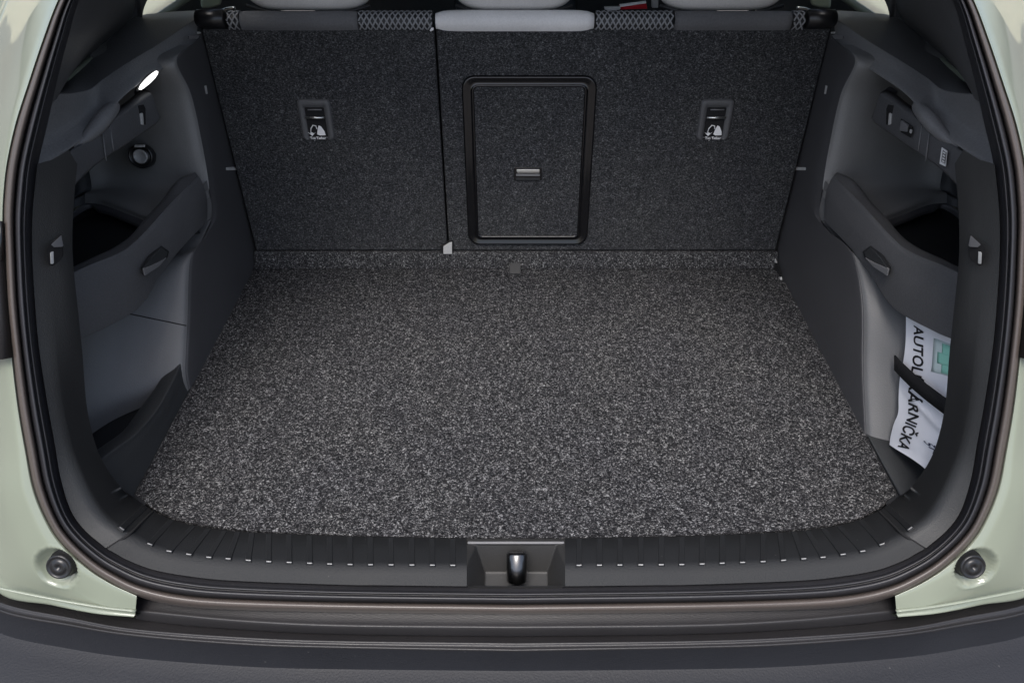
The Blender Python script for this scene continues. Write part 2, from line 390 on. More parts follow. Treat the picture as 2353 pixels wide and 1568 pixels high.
# ribs on the inward slope and pale pieces that paint the glint at their ends
TICKS = [344,389,434,480,524,570,617,664,711,757,804,851,898,946,993,1040]
def rib(t, s, parent):
    c, b = colpt(C3, t), colpt(B3, t)
    ca = colpt(C3, t + 0.02 if t < 18 else t); al = (ca - c); al.normalize()
    down = (b - c).normalized(); n = al.cross(down).normalized()
    if n.z < 0: n = -n
    hw = 0.0046; top = c - down * 0.002; bot = b - down * 0.004
    V = []
    for q, h in ((top, 0.0002), (top + down * 0.003, 0.0009), (bot, 0.0009), (bot + down * 0.002, 0.0)):
        V += [q - al * hw + n * (h - 0.002), q - al * (hw - 0.0012) + n * h, q + al * (hw - 0.0012) + n * h, q + al * hw + n * (h - 0.002)]
    V = flip(V, s); Fc = []
    for j in range(3):
        for i in range(3): Fc.append((j * 4 + i, j * 4 + i + 1, j * 4 + i + 5, j * 4 + i + 4))
    Fc.append((0, 1, 2, 3)); mesh('rib', V, Fc, M['sill'], parent, s=s)
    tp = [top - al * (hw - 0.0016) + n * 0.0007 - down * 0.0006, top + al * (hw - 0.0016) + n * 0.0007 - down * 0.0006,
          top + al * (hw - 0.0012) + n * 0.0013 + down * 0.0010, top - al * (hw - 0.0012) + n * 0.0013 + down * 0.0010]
    prism('rib_glint', tp, (0, 0.001, -0.002), M['tip'], parent, 0.0004, s=s)
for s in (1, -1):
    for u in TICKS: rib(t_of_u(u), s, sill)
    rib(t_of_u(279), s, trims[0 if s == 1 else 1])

# --- latch recess in the sill plate
def Z(u, v, z): return P(u, v, z=z)
f1 = [Z(1072,1236.5,.001), Z(1110,1236.8,.001), Z(1185,1237,.001)]
def rows(prof, xs):
    return prof
uo = 1069; ui = 1074
zb = -0.037
# (u_outer,v,z) outline on the plate and the inner floor
TL, TR_ = P(1074,1247,z=.006), P(1296,1247,z=.006)
cA, cM = colpt(A3, T_END), colpt(C3, T_END)
topL = P(1072,1236.5,z=.001); topR = Vector((-topL.x, topL.y, topL.z))
BLo = Vector((cA.x, cA.y, cA.z)); BRo = Vector((-cA.x, cA.y, cA.z))
CL = cM.copy(); CR = Vector((-cM.x, cM.y, cM.z))
iTL, iTR = P(1093,1252,z=.002), P(1278,1252,z=.002)
iML, iMR = P(1114,1314,z=-.034), P(1258,1314,z=-.034)
iBL, iBR = P(1114,1345,z=-.038), P(1258,1345,z=-.038)
fBL, fBR = iBL + Vector((0, -.03, 0)), iBR + Vector((0, -.03, 0))
V = [topL, topR, TL, TR_, iTL, iTR, iML, iMR, fBL, fBR, BLo, BRo, CL, CR]
Fc = [(0,1,3,2), (2,3,5,4), (4,5,7,6), (6,7,9,8), (8,9,11,10), (0,2,12), (12,2,4), (12,4,6), (10,12,6), (10,6,8), (1,13,3), (13,5,3), (13,7,5), (11,7,13), (11,9,7)]
lr = mesh('latch_recess', V, Fc, M['recess'], sill)
m = lr.modifiers.new('bevel', 'BEVEL'); m.width = 0.002; m.segments = 3; m.limit_method = 'ANGLE'; m.angle_limit = R(20)
box('recess_lip', (TL.x, TL.y - .001, .0045), (-TL.x, TL.y + .0025, .0075), M['midgrey'], sill, .001)
# striker: a glossy roller on two feet
s0, s1 = P(1187,1266,z=.012), P(1187,1337,z=-.018)
dv = (s1 - s0); L_ = dv.length; dv.normalize()
path = [s0 + dv * (L_ * k) for k in (0, .02, .07, .93, .98, 1.0)]
st = tube('latch_striker', path, [.0095, .0128, .0142, .0142, .0128, .0095], M['striker'], sill, n=28)
for k in (.12, .88):
    q = s0 + dv * L_ * k; tube('striker_foot', [q, q + Vector((0, 0, -.045))], .005, M['satin'], sill)

# --- painted body panels
RI = OUT[4:23]
RO = [(100,-150),(30,-20),(-10,80),(-45,190),(-75,286),(-95,377),(-100,450),(-100,510),(-100,583),(-100,690),(-90,800),(-80,932),(-75,1036),(-85,1140),(-60,1250),(0,1362),(120,1389),(220,1408),(310,1416)]
stop_c = P(127, 1306, off=-0.002)
nrm = Vector((0, -1, 0.577)).normalized()
def dimple(p):
    d = (p - stop_c); d = d - nrm * d.dot(nrm); r = d.length; R0 = .0290
    if r < R0 * 1.12:
        f = max(0, 1 - (r / R0) ** 4) if r < R0 else 0
        p = p - nrm * 0.018 * f
        p = p + nrm * 0.0008 * math.exp(-((r - R0 * 1.02) / .0016) ** 2)
    return p
bodies = []
for s in (1, -1):
    r = []
    for f, off in ((-0.02, .012), (0.0, .003), (0.025, -.0015), (0.06, -.003), (0.2, -.0035), (0.45, -.003), (0.7, -.002), (0.86, .000), (1.0, .003)):
        r.append([P(u, v, off=off + .12 * max(0, f - .05) * min(1, max(0, (13 - i) / 6)) + .12 * max(0, f - .35) * min(1, max(0, (17 - i) / 4))) for i, (u, v) in enumerate(mix2(RI, RO, f))])
    # bottom flange: the last rings roll under towards the bumper
    last = r[-1]
    r.append([p + (Vector((0, .03, -.03)) if i >= 15 else Vector((-.012, .02, 0))) for i, p in enumerate(last)])
    b = loft('body_panel', r, M['paint'], car, 220, 110, s=s, disp=dimple)
    bodies.append(b)
    def quarter(p, dx, y):
        # round the corner of the car and on along its flank; above the belt line the pillar leans in and stops at the glass
        x = min(p.x - .012, -dx + max(0.0, p.z - .46) * .78)
        return Vector((x, y, p.z))
    ed = cr(last[:16], 90)
    fr = [ed] + [[quarter(p, dx, p.y + dy) for p in ed] for dx, dy in ((.73, .012), (.80, .035), (.855, .08), (.888, .16), (.90, .30))]
    fr.append([quarter(p, .905, 2.3 if p.z < .458 else max(p.y + .34, .62)) for p in ed])
    V = [p for q in fr for p in q]; Fc = []
    for j in range(len(fr) - 1):
        for i in range(89): Fc.append((j * 90 + i, j * 90 + i + 1, j * 90 + i + 91, j * 90 + i + 90))
    mesh('flank', flip(V, s), Fc, M['paint'], b, True, s=s)
    # crease above the bumper
    cs = [P(-20, 1345, off=-.0035), P(60,1362,off=-.004), P(160,1381,off=-.004), P(240,1394,off=-.004), P(312,1402,off=-.004)]
    tube('flange_crease', cr(cs, 24), .0022, M['paint'], b, s, 8, aspect=.6)
    # rubber stop standing in its dish
    c = stop_c - nrm * .004; cc = P(136, 1301, off=-.002) - nrm * .010
    cc = Vector((cc.x * s, cc.y, cc.z))
    revolve('rubber_stop', cc, nrm, [(.0185, -.012), (.0185, .001), (.0165, .001), (.0165, .009), (.0158, .0115), (.0140, .0122), (.0135, .0112), (.0095, .0112), (.0090, .0122), (.0030, .0124), (.0022, .0102), (.0, .0102)], M['satin'], b, 48)
    # tail lamp housing edge
    def lrow(v, ui, out):
        inner = P(ui, v, off=-.004 - out); mid_ = P(-30, v, off=.010 - out); e_ = P(-100, v, off=.112 - out)
        return [inner, mid_, P(-70, v, off=.055 - out), e_ + Vector((-.01, 0, 0)), Vector((-.738, e_.y + .006 - out, e_.z)), Vector((-.803, e_.y + .031 - out, e_.z)), Vector((-.858, e_.y + .076, e_.z)), Vector((-.892, e_.y + .155, e_.z)), Vector((-.902, e_.y + .29, e_.z)), Vector((-.86, e_.y + .33, e_.z))]
    rws = [lrow(512, 9, 0), lrow(600, 11, 0), lrow(700, 17, 0), lrow(821, 29, 0)]
    t_ = loft('tail_light', rws, M['step'], car, 40, thick=-.012, s=s)
    loft('lamp_cover', [lrow(508, 8, .003), lrow(598, 9, .003)], M['gloss'], t_, 40, thick=-.004, s=s)
    loft('lamp_seam', [lrow(688, 16, .0006), lrow(691, 16, .0006)], M['gap'], t_, 40, s=s)

# --- bumper and sill step
US = [-350, 0, 160, 314, 567, 785, 1185]
def brow(vs, z):
    r = [P(u, v, z=z) for u, v in zip(US, vs)]
    return [Vector((-.935, r[1].y + .45, z)), Vector((-.895, r[1].y + .15, z)), Vector((-.79, r[1].y + .045, z))] + r[1:]
def full(row, n=60):
    h = cr(row, n); h[-1].x = 0; return h + [Vector((-p.x, p.y, p.z)) for p in reversed(h[:-1])]
def band(name, rowlist, mat, parent, label=None):
    rs = [full(r) for r in rowlist]; n = len(rs[0]); V = [p for r in rs for p in r]; Fc = []
    for j in range(len(rs) - 1):
        for i in range(n - 1): a = j * n + i; Fc.append((a, a + n, a + n + 1, a + 1))
    return mesh(name, V, Fc, mat, parent, True, label=label)
L0 = [1290,1363,1397,1421,1446,1456,1461]
def sh(vs, d): return [v + d for v in vs]
l1 = [1303,1381,1416,1443,1462,1470,1475]
l2 = [1321,1400,1433,1457,1477,1484,1491]
l3 = [1375,1454,1490,1512,1531,1537,1541]
b0 = brow(sh(L0, -14), -.052)
bump = band('bumper', [brow(sh(l2, 5), -.031), brow(sh(l2, 9), -.036), brow(mix2([(0, v) for v in l2], [(0, v) for v in l3], .5) and [(p + q) / 2 for p, q in zip(l2, l3)], -.054),
                       brow(sh(l3, -5), -.0735), brow(sh(l3, -1), -.0765)], M['bumper_face'], car)
led = [brow(sh(l3, -2), -.0765), brow(sh(l3, 3), -.0775), brow(sh(l3, 40), -.079), brow(sh(l3, 140), -.083), brow(sh(l3, 260), -.092)]
last = led[-1]
led += [[p + Vector((0, -.02, -.02)) for p in last], [p + Vector((0, -.03, -.08)) for p in last], [p + Vector((0, -.02, -.40)) for p in last]]
band('bumper_ledge', led, M['bumper'], bump)
band('bumper_rail', [b0, brow(L0, -.031), brow(sh(l1, -3), -.030), brow(sh(l1, 0), -.0268), brow(sh(l1, 3), -.0258), brow(sh(l1, 6), -.0278), brow([(p + q) / 2 for p, q in zip(l1, l2)], -.0285),
                     brow(sh(l2, -2), -.0280), brow(sh(l2, 0), -.0268), brow(sh(l2, 3), -.0278), brow(sh(l2, 6), -.033)], M['step'], bump)
# sill step between the painted corners
US2 = [311, 400, 567, 785, 1185]
def srow(vs, z): return [P(u, v, z=z) for u, v in zip(US2, vs)]
m0 = [1360,1382,1396,1403,1408]; m1 = [1401,1411,1426,1436,1440]; m2 = [1421,1433,1446,1456,1461]
rows_ = [srow(sh(m0, -6), -.0085), srow(sh(m0, 4), -.0110), srow(sh([(p + q) / 2 for p, q in zip(m0, m1)], 4), -.0115), srow(sh(m1, -4), -.012), srow(sh(m1, -1), -.0112), srow(sh(m1, 2), -.0122), srow(sh(m1, 6), -.016), srow(sh(m2, -2), -.025), srow(m2, -.029), srow(sh(m2, 2), -.05)]
band('sill_step', rows_, M['step'], car)

# ------------------------------------------------------------------ side linings
RIDGE = [((442,100),-.577),((403,140),-.577),((437,221),-.576),((463,338),-.575),((478,430),-.575),((484,505),-.575),((458,560),-.575),((434,600),-.575),((428,740),-.575),((423,850),-.575),((430,900),-.575)]
RIDGE_R = RIDGE[:6] + [((440,560),-.575),((405,592),-.575),((384,700),-.575),((383,850),-.575),((378,1012),-.575)]
linings = []
for s in (1, -1):
    ridge3 = [X(*p, x) for p, x in (RIDGE if s == 1 else RIDGE_R)]
    for q in ridge3: q.z = max(q.z, -0.004)
    zs = [q.z for q in ridge3]
    seatl = [Vector((-.577 if i < 6 else -.576, .80, z)) for i, z in enumerate([.475,.44,.38,.32,.26,.2,.15,.12,.08,.04,-.004])]
    n1 = [q + Vector((.0035, .030, 0)) for q in ridge3]
    n2 = [q.lerp(t, .4) + Vector((.0035, 0, 0)) for q, t in zip(ridge3, seatl)]
    rd = [q + Vector((.0005, .004, 0)) for q in ridge3]
    def bpt(i, x, dy): q = ridge3[i]; return Vector((x, q.y + dy, q.z))
    up = []
    for x, dy, yl in ((-.5795, -.003, .510), (-.592, -.008, .503), (-.615, -.008, .497), (-.647, -.002, .497), (-.70, .010, .525), (-.76, .018, .558), (-.795, .005, .565), (-.815, -.06, .50), (-.825, -.35, .20)):
        up.append([bpt(i, x, dy) for i in range(5)] + [Vector((x, yl + .012, .235)), Vector((x, yl, .222))])
    lin_ = loft('side_lining', [[p for p in r] for r in (seatl, n2, n1, rd)], M['lining'], car, 90, 24, s=s, thick=0)
    linings.append(lin_)
    loft('inner_wall', [rd[:5] + [Vector((-.5745, .592, .235)), Vector((-.5745, .588, .222))]] + up[:7], M['inner'], lin_, 60, 60, s=s)
    loft('pocket_side', up[6:], M['trim_dark'], lin_, 40, 16, s=s)  # end of the same wall, painted black for the pocket's shade
    lo_r = [rd[5:]]
    for x, dy in ((-.5790, -.004), (-.590, -.011), (-.612, -.022), (-.645, -.042), (-.680, -.075), (-.708, -.13), (-.722, -.22), (-.726, -.40)):
        lo_r.append([bpt(i, x, dy) for i in range(5, 11)])
    loft('niche_wall', lo_r, M['wall'], lin_, 50, 60, s=s)
    mesh('corner_gusset', flip([(-.5745,.60,.25),(-.5745,.58,.165),(-.605,.485,.165),(-.605,.485,.222)], s), [(0,1,2,3)], M['wall'], lin_, s=s)
    # niche floor and front return
    mesh('niche_floor', flip([(-.55, -.02, -.002), (-.76, -.02, -.002), (-.76, .45, -.002), (-.55, .45, -.002)], s), [(0, 1, 2, 3)], M['trim_dark'], lin_, s=s)
    # seam of the lower flap
    sp = [X(300,722,-.640), X(345,731,-.616), X(400,741,-.590), X(436,748,-.577)]
    # pushed onto the panel surface
    sp = [Vector((q.x, q.y, q.z)) for q in sp]
    # ledge under the inner wall and the pocket beneath it, painted black for its shade
    led_top = [Vector((-.582,.508,.222)), Vector((-.615,.497,.222)), Vector((-.647,.497,.222)), Vector((-.70,.525,.222)), Vector((-.76,.558,.222)), Vector((-.80,.545,.222)), Vector((-.82,.20,.222))]
    led_in = [p + Vector((.0, -.011, -.003)) for p in led_top]
    led_dn = [p + Vector((.0, -.013, -.010)) for p in led_top]
    loft('pocket_ledge', [led_top, led_in, led_dn], M['lining'], lin_, 50, 12, s=s)
    loft('pocket_back', [led_dn, [p + Vector((0, .02, -.014)) for p in led_top], [p + Vector((0, .02, -.06)) for p in led_top]], M['trim_dark'], lin_, 50, s=s)
    # pocket front wall
    bk = [(447,399,-.592),(408,415,-.600),(372,461,-.606),(338,497,-.612),(299,544,-.618),(260,572,-.624),(208,597,-.632),(150,626,-.638),(110,645,-.642)]
    crs = [(455,404,-.575),(421,437,-.574),(378,482,-.578),(335,530,-.584),(296,567,-.592),(260,587,-.598),(208,608,-.608),(150,635,-.618),(110,655,-.622)]
    bo = [(474,468,-.573),(472,508,-.572),(442,541,-.573),(403,584,-.578),(364,636,-.584),(317,706,-.590),(230,757,-.602),(160,786,-.612),(110,800,-.618)]
    bk3 = [X(*q) for q in bk]; c3 = [X(*q) for q in crs]; bo3 = [X(*q) for q in bo]
    mid = [p.lerp(q, .45) + Vector((.007, -.004, 0)) for p, q in zip(c3, bo3)]
    md0 = [p.lerp(q, .12) + Vector((.004, -.002, 0)) for p, q in zip(c3, bo3)]
    md1 = [p.lerp(q, .93) + Vector((.003, -.001, 0)) for p, q in zip(c3, bo3)]
    und = [p + Vector((-.012, .006, -.004)) for p in bo3]; und2 = [p + Vector((-.24, .03, .0)) for p in bo3]
    bkd = [p + Vector((-.003, .0, -.05)) for p in bk3]
    pw = loft('pocket_wall', [bkd, bk3, [p.lerp(q, .9) for p, q in zip(bk3, c3)], c3, [p.lerp(q, .25) for p, q in zip(c3, md0)], md0, mid, md1, bo3, und], M['shell'], lin_, 70, 44, s=s)
    loft('pocket_floor', [und, und2], M['trim_dark'], lin_, 40, s=s)  # black stands for the shade on the pocket floor
    # finger pull on the pocket wall
    gp = [(372,565),(390,578),(385,593),(366,612),(333,634),(329,617),(346,590)]
    g3 = [X(u, v, -.5735) for u, v in gp]
    prism('finger_pull', g3, (-.006, .004, 0), M['trim_dark'], lin_, .0012, s=s)
    gi = [(371,569),(386,579),(381,592),(362,603),(333,616),(348,592)]
    prism('pull_dish', [X(u, v, -.5722) for u, v in gi], (-.003, .002, 0), M['trim'], lin_, .0008, s=s)
    gl = [(329,618),(362,604),(384,592),(366,612),(333,634)]
    prism('pull_lip', [X(u, v, -.5710) for u, v in gl], (-.003, .002, 0), M['midgrey'], lin_, .001, s=s)
    # shelf support beam
    tp = [(347,214,-.600),(330,224,-.600),(300,246,-.602),(262,273,-.606),(244,291,-.609),(160,347,-.622),(80,399,-.636)]
    bt = [(367,272,-.598),(360,283,-.598),(330,304,-.600),(290,332,-.603),(250,358,-.607),(205,392,-.616),(130,470,-.628)]
    tb = [(332,207,-.616),(316,214,-.618),(288,236,-.620),(250,262,-.622),(238,283,-.62),(158,344,-.632),(78,394,-.644)]
    t3 = [X(*q) for q in tp]; b3 = [X(*q) for q in bt]; k3 = [X(*q) for q in tb]
    bi = [p + Vector((-.035, .004, 0)) for p in b3]
    m1_ = [p.lerp(q, .08) + Vector((.0012, -.001, 0)) for p, q in zip(t3, b3)]
    m2_ = [p.lerp(q, .92) + Vector((.0012, -.001, 0)) for p, q in zip(t3, b3)]
    kd = [p + Vector((-.004, .004, -.035)) for p in k3]
    bm_ = loft('shelf_support', [kd, k3, t3, m1_, m2_, b3, bi], M['shell'], lin_, 60, s=s)
    # rounded end of the beam
    e0 = [kd[0], k3[0], t3[0], m1_[0], m2_[0], b3[0], bi[0]]
    e1 = [p + Vector((-.012, .012, 0)) for p in e0]; e2 = [p.lerp(e0[3].lerp(e0[4], .5), .3) + Vector((-.03, .016, 0)) for p in e0]
    loft('support_end', [e0, e1, e2], M['shell'], lin_, 24, 6, s=s)
    # two joints across the beam
    for (ua, va), (ub, vb) in (((234,304),(244,369)), ((251,289),(261,347))):
        a_, b_ = X(ua, va, -.6075), X(ub, vb, -.6035); a_.x += .001
        tube('beam_joint', [a_, a_.lerp(b_, .5), b_], .0009, M['midgrey'], lin_, s, 6)
    # hook in the beam
    hk = [(318,243),(330,240),(341,262),(336,288),(326,286)]
    prism('hook_recess', [X(u, v, -.5985) for u, v in hk], (-.003, .002, 0), M['gap'], lin_, .0008, s=s)
    prism('bag_hook', [X(u, v, -.5965) for u, v in ((323,262),(329,260),(331,288),(325,287))], (-.004, .003, 0), M['pale'], lin_, .0012, s=s)
    # shoulder, upper band and window ledge
    cre = [(455,40,-.597),(377,92,-.610),(300,138,-.626),(240,178,-.640),(205,205,-.642),(165,214,-.636),(118,219,-.632),(60,240,-.625)]
    low = [(450,104,-.585),(377,157,-.598),(299,209,-.603),(258,250,-.604),(238,283,-.608),(158,344,-.622),(84,392,-.638),(30,440,-.66)]
    cr3 = [X(*q) for q in cre]; lo3 = [X(*q) for q in low]
    bl = [(459,24,-.66),(382,29,-.70),(308,42,-.735),(234,106,-.735),(190,148,-.735),(152,186,-.735),(112,226,-.735),(55,250,-.75)]
    bl3 = [X(*q) for q in bl]
    mm = [p.lerp(q, .5) for p, q in zip(cr3, lo3)]
    for i in range(4, 8): mm[i] += Vector((-.006, .0, -.006))
    c_a = [p.lerp(q, .06) + Vector((.001, 0, 0)) for p, q in zip(cr3, lo3)]; c_b = [p.lerp(q, .06) for p, q in zip(cr3, bl3)]
    lo_b = [p + Vector((-.05, .015, 0)) for p in lo3]
    ub = loft('shoulder_trim', [bl3, c_b, cr3, c_a, mm, lo3, lo_b], M['shoulder'], lin_, 70, 50, s=s)
    # grip bulge in front of the shoulder
    gb = [X(270,238,-.612), X(256,252,-.609), X(240,270,-.608), X(222,292,-.612), X(196,318,-.618), X(168,336,-.624)]
    tube('support_fillet', cr(gb, 18), [.002, .006, .008, .0095, .010, .0105, .011, .011, .011, .0108, .0105, .010, .009, .008, .006, .005, .003, .002], M['shoulder'], lin_, s, 14)
    # clips by the seat
    prism('shelf_clip', [X(431,82,-.5765), X(458,80,-.5765), X(459,89,-.5765), X(432,90,-.5765)], (.003, -.003, 0), M['midgrey'], lin_, .0008, s=s)
    prism('shelf_clip', [X(451,73,-.5765), X(459,73,-.5765), X(459,77,-.5765), X(451,77,-.5765)], (.003, -.003, 0), M['pale'], lin_, .0006, s=s)
    prism('seat_catch', [X(467,196,-.5755), X(472,195,-.5755), X(475,215,-.5755), X(470,216,-.5755)], (.003, -.003, 0), M['pale'], lin_, .0008, s=s)
    prism('guide_clip', [X(517,383,-.5755), X(542,383,-.5755), X(542,390,-.5755), X(517,390,-.5755)], (.003, -.003, 0), M['pale'], lin_, .0008, s=s)
    # hook let into the pillar trim
    tr = trims[0 if s == 1 else 1]
    rc = [(108,590),(108,570),(114,560),(138,541),(143,562),(142,590),(134,602),(121,611),(112,608)]
    def TP(u, v, dz=0): 
        f = (u - 108) / (148 - 108); return P(u, v, off=.022 + .031 * f - dz)
    prism('hook_recess', [TP(u, v, .0012) for u, v in rc], (0, .003, 0), M['gap'], tr, 0, s=s)
    prism('tie_down_hook', [TP(u, v, .0042) for u, v in ((117,562),(138,543),(143,567),(124,568))], (0, .003, 0), M['midgrey'], tr, .001, s=s)
    prism('tie_down_eye', [TP(u, v, .005) for u, v in ((114,581),(121,579),(122,607),(115,607))], (0, .003, 0), M['pale'], tr, .001, s=s)
    # rear pillar lining above
    ra = [P(u, v, off=.028) for u, v in ((110,240),(126,195),(152,91),(178,0),(240,-110),(325,-215))]
    rb = [X(*q) for q in ((126,226,-.735),(168,168,-.735),(234,106,-.735),(304,41,-.735),(318,-50,-.70),(380,-160,-.66))]
    rm = [p.lerp(q, .3) + Vector((.010, 0, .004)) for p, q in zip(ra, rb)]
    rn = [p.lerp(q, .92) + Vector((.003, 0, .003)) for p, q in zip(ra, rb)]
    loft('pillar_lining', [ra, rm, rn, rb, [p + Vector((-.01, .01, -.05)) for p in rb]], M['shell'], car, 50, 24, s=s)

# details only on the left
lf = linings[0]
c = P(325, 359, y=.600); ax = Vector((.10, -.93, .35)).normalized()
so = revolve('power_socket', c, ax, [(.0215, -.01), (.0215, .004), (.0200, .0062), (.0180, .0062), (.0172, .003), (.0150, .002), (.0145, .004), (.0130, .0052), (.0, .0056)], M['satin'], lf, 40)
revolve('socket_cap', c + ax * .0056, ax, [(.0125, 0), (.0120, .0012), (.0098, .0012), (.0092, .0003), (.0, .0003)], M['tip'], lf, 36)
prism('socket_hinge', [P(311,332,y=.596), P(334,332,y=.596), P(334,338,y=.596), P(311,338,y=.596)], (.0, -.004, .001), M['pale'], lf, .001)
lamp_pts = [(318,205),(322,196),(330,186),(340,176),(350,168),(358,163),(362,164),(361,170),(354,180),(344,190),(333,199),(323,206)]
lp = prism('boot_lamp', [X(u, v, -.5985) for u, v in lamp_pts], (.002, -.002, 0), M['lamp'], lf, .0006, label='lit oval boot lamp glowing white')
cl_ = sum((Vector(X(u, v, -.5985)) for u, v in lamp_pts), Vector()) / len(lamp_pts)
prism('lamp_bezel', [cl_ + (X(u, v, -.5985) - cl_) * 1.22 + Vector((-.0012, .0012, 0)) for u, v in lamp_pts], (-.002, .002, 0), M['gap'], lf, .0006)
prism('tie_down_cover', [X(577,637,-.5745), X(580,618,-.5745), X(597,590,-.5745), X(600,600,-.5745), X(593,625,-.5745), X(583,637,-.5745)], (.003, 0, 0), M['gap'], lf)
# storage lip along the floor, left only
lf_b = [(397,838,-.608),(374,862,-.610),(351,899,-.613),(314,948,-.617),(282,990,-.621),(238,1024,-.625),(207,1046,-.628),(186,1062,-.630)]
lf_c = [(412,832,-.583),(396,868,-.582),(362,930,-.583),(324,977,-.585),(295,1004,-.587),(260,1028,-.590),(221,1057,-.594),(190,1080,-.597)]
b3 = [X(*q) for q in lf_b]; c3 = [X(*q) for q in lf_c]
bot = []
for i, q in enumerate(c3): bot.append(Vector((-.575, q.y - .002, -.003)))
top0 = X(422,850,-.577)
m0_ = [p.lerp(q, .15) + Vector((.003, 0, 0)) for p, q in zip(c3, bot)]
m1_ = [p.lerp(q, .6) + Vector((.001, 0, 0)) for p, q in zip(c3, bot)]
bd = [Vector((p.x - .004, p.y, -.003)) for p in b3]
loft('storage_lip', [bd, b3, c3, m0_, m1_, bot], M['trim'], lf, 60, 40, s=1)
e = [bd[0], b3[0], c3[0], m0_[0], m1_[0], bot[0]]
loft('lip_end', [e, [p + Vector((.0, .012, -.004)) for p in e], [p.lerp(Vector((-.588, .345, .0)), .6) + Vector((0, .01, 0)) for p in e]], M['trim'], lf, 24, 8)
from mathutils.bvhtree import BVHTree
nw = [o for o in lf.children if o.name.startswith('niche_wall')][0]
bv = BVHTree.FromPolygons([v.co for v in nw.data.vertices], [p.vertices for p in nw.data.polygons])
fj = []
for k in range(24):
    f = k / 23; u = 285 + (434 - 285) * f; v = 718 + (749 - 718) * f
    h = bv.ray_cast(CAM, ray(u, v).normalized())[0]
    if h: fj.append(h)
if len(fj) > 3: tube('flap_joint', fj, .0010, M['gap'], lf, 1, 6)

# details only on the right (given in mirrored survey coordinates)
rt = linings[1]
def MX(u, v, x): q = P(2370 - u, v, x=-x); return q
prism('net_switch', [X(2370-u, v, -.5985) for u, v in ((2073,275),(2089,287),(2087,302),(2070,299))], (.004, -.003, 0), M['midgrey'], rt, .001, s=-1, label='grey rectangular switch in the beam')
prism('switch_bezel', [X(2370-u, v, -.6000) for u, v in ((2070,272),(2097,290),(2093,316),(2070,303))], (.002, -.002, 0), M['gap'], rt, .0008, s=-1)
prism('switch_catch', [X(2370-u, v, -.598) for u, v in ((2092,296),(2096,298),(2095,306),(2091,303))], (.003, -.003, 0), M['pale'], rt, .0006, s=-1)
# printed load label: black plate, white bars
def lab(u, v): return X(2370-u, v, -.6115)
prism('load_label', [lab(2164,338), lab(2177,347), lab(2173,382), lab(2159,375)], (.0015, -.0015, 0), M['white'], rt, 0, s=-1, label='small white printed load label')
prism('label_window', [X(2370-2166,345,-.6095), X(2370-2174,351,-.6095), X(2370-2171,376,-.6095), X(2370-2162,371,-.6095)], (.0006, -.0006, 0), M['midgrey'], rt, 0, s=-1)
for k in range(4):
    v0 = 348 + 6.5 * k; u0 = 2167 - k * .8
    prism('label_symbol', [X(2370-u0, v0, -.608), X(2370-u0-5, v0+3.5, -.608), X(2370-u0-4.6, v0+6, -.608), X(2370-u0+1, v0+3, -.608)], (.0005, -.0005, 0), M['white'], rt, 0, s=-1)
tube('access_joint', [X(2370-1931,723,-.5745), X(2370-1923,790,-.5745), X(2370-1914,854,-.5745)], .0007, M['midgrey'], rt, -1, 6)
prism('joint_pin', [X(2370-1928,720,-.574), X(2370-1932,720,-.574), X(2370-1932,727,-.574), X(2370-1928,727,-.574)], (.001, 0, 0), M['pale'], rt, 0, s=-1)
tube('access_joint', [X(2370-1832,632,-.5745), X(2370-1828,690,-.5745), X(2370-1826,740,-.5745)], .0005, M['lining'], rt, -1, 6)
# lashing eye in the far right floor corner
prism('lashing_eye', [X(2370-u, v, -.568) for u, v in ((1776,586),(1782,592),(1786,604),(1774,602))], (.003, 0, 0), M['pale'], rt, .001, s=-1, label='pale lashing eye in the far floor corner')
prism('eye_cover', [X(2370-u, v, -.570) for u, v in ((1772,590),(1790,612),(1796,632),(1780,622))], (.004, 0, 0), M['gap'], rt, .001, s=-1)
prism('eye_plate', [X(2370-u, v, -.569) for u, v in ((1780,636),(1797,636),(1797,643),(1783,643))], (.004, 0, 0), M['pale'], rt, .001, s=-1)
prism('eye_screw', [X(2370-u, v, -.569) for u, v in ((1789,649),(1795,649),(1795,655),(1790,655))], (.003, 0, 0), M['white'], rt, .001, s=-1)
# low plastic skirt beside the floor on the right
sk = [X(330,960,-.580), X(300,1040,-.590), X(270,1110,-.600)]
loft('niche_skirt', [[Vector((-.576, .20, -.003)), Vector((-.576, .12, -.003)), Vector((-.576, .05, -.003))], [Vector((-.580, .20, .002)), Vector((-.580, .12, .004)), Vector((-.580, .05, .008))],
                     [Vector((-.640, .20, .004)), Vector((-.640, .12, .012)), Vector((-.640, .05, .022))], [Vector((-.72, .20, .02)), Vector((-.73, .12, .03)), Vector((-.73, .05, .04))]], M['trim'], rt, 16, 20, s=-1)

# ------------------------------------------------------------------ load floor
fl = [(-.574, .700), (-.574, .4), (-.574, .2)]
edge = [P(u, v, z=0) for u, v in ((318,1138),(345,1162),(390,1186),(440,1199),(510,1210),(600,1218),(785,1227),(985,1232),(1185,1234))]
half = [Vector((-.574, .6775, 0)), Vector((-.574, .45, 0)), Vector((-.574, .2, 0)), Vector((-.574, .075, 0))] + cr(edge, 30)
loop = half + [Vector((-p.x, p.y, p.z)) for p in reversed(half[:-1])]
floor = prism('load_floor', [p + Vector((0, 0, -.014)) for p in loop], (0, 0, .014), M['floor_carpet'], None, .003, seg=3)
tag(floor, 'flat boot floor board covered in salt and pepper grey carpet', 'floor board')
box('boot_tub', (-.60, -.02, -.10), (.60, .74, -.03), M['gap'], car)

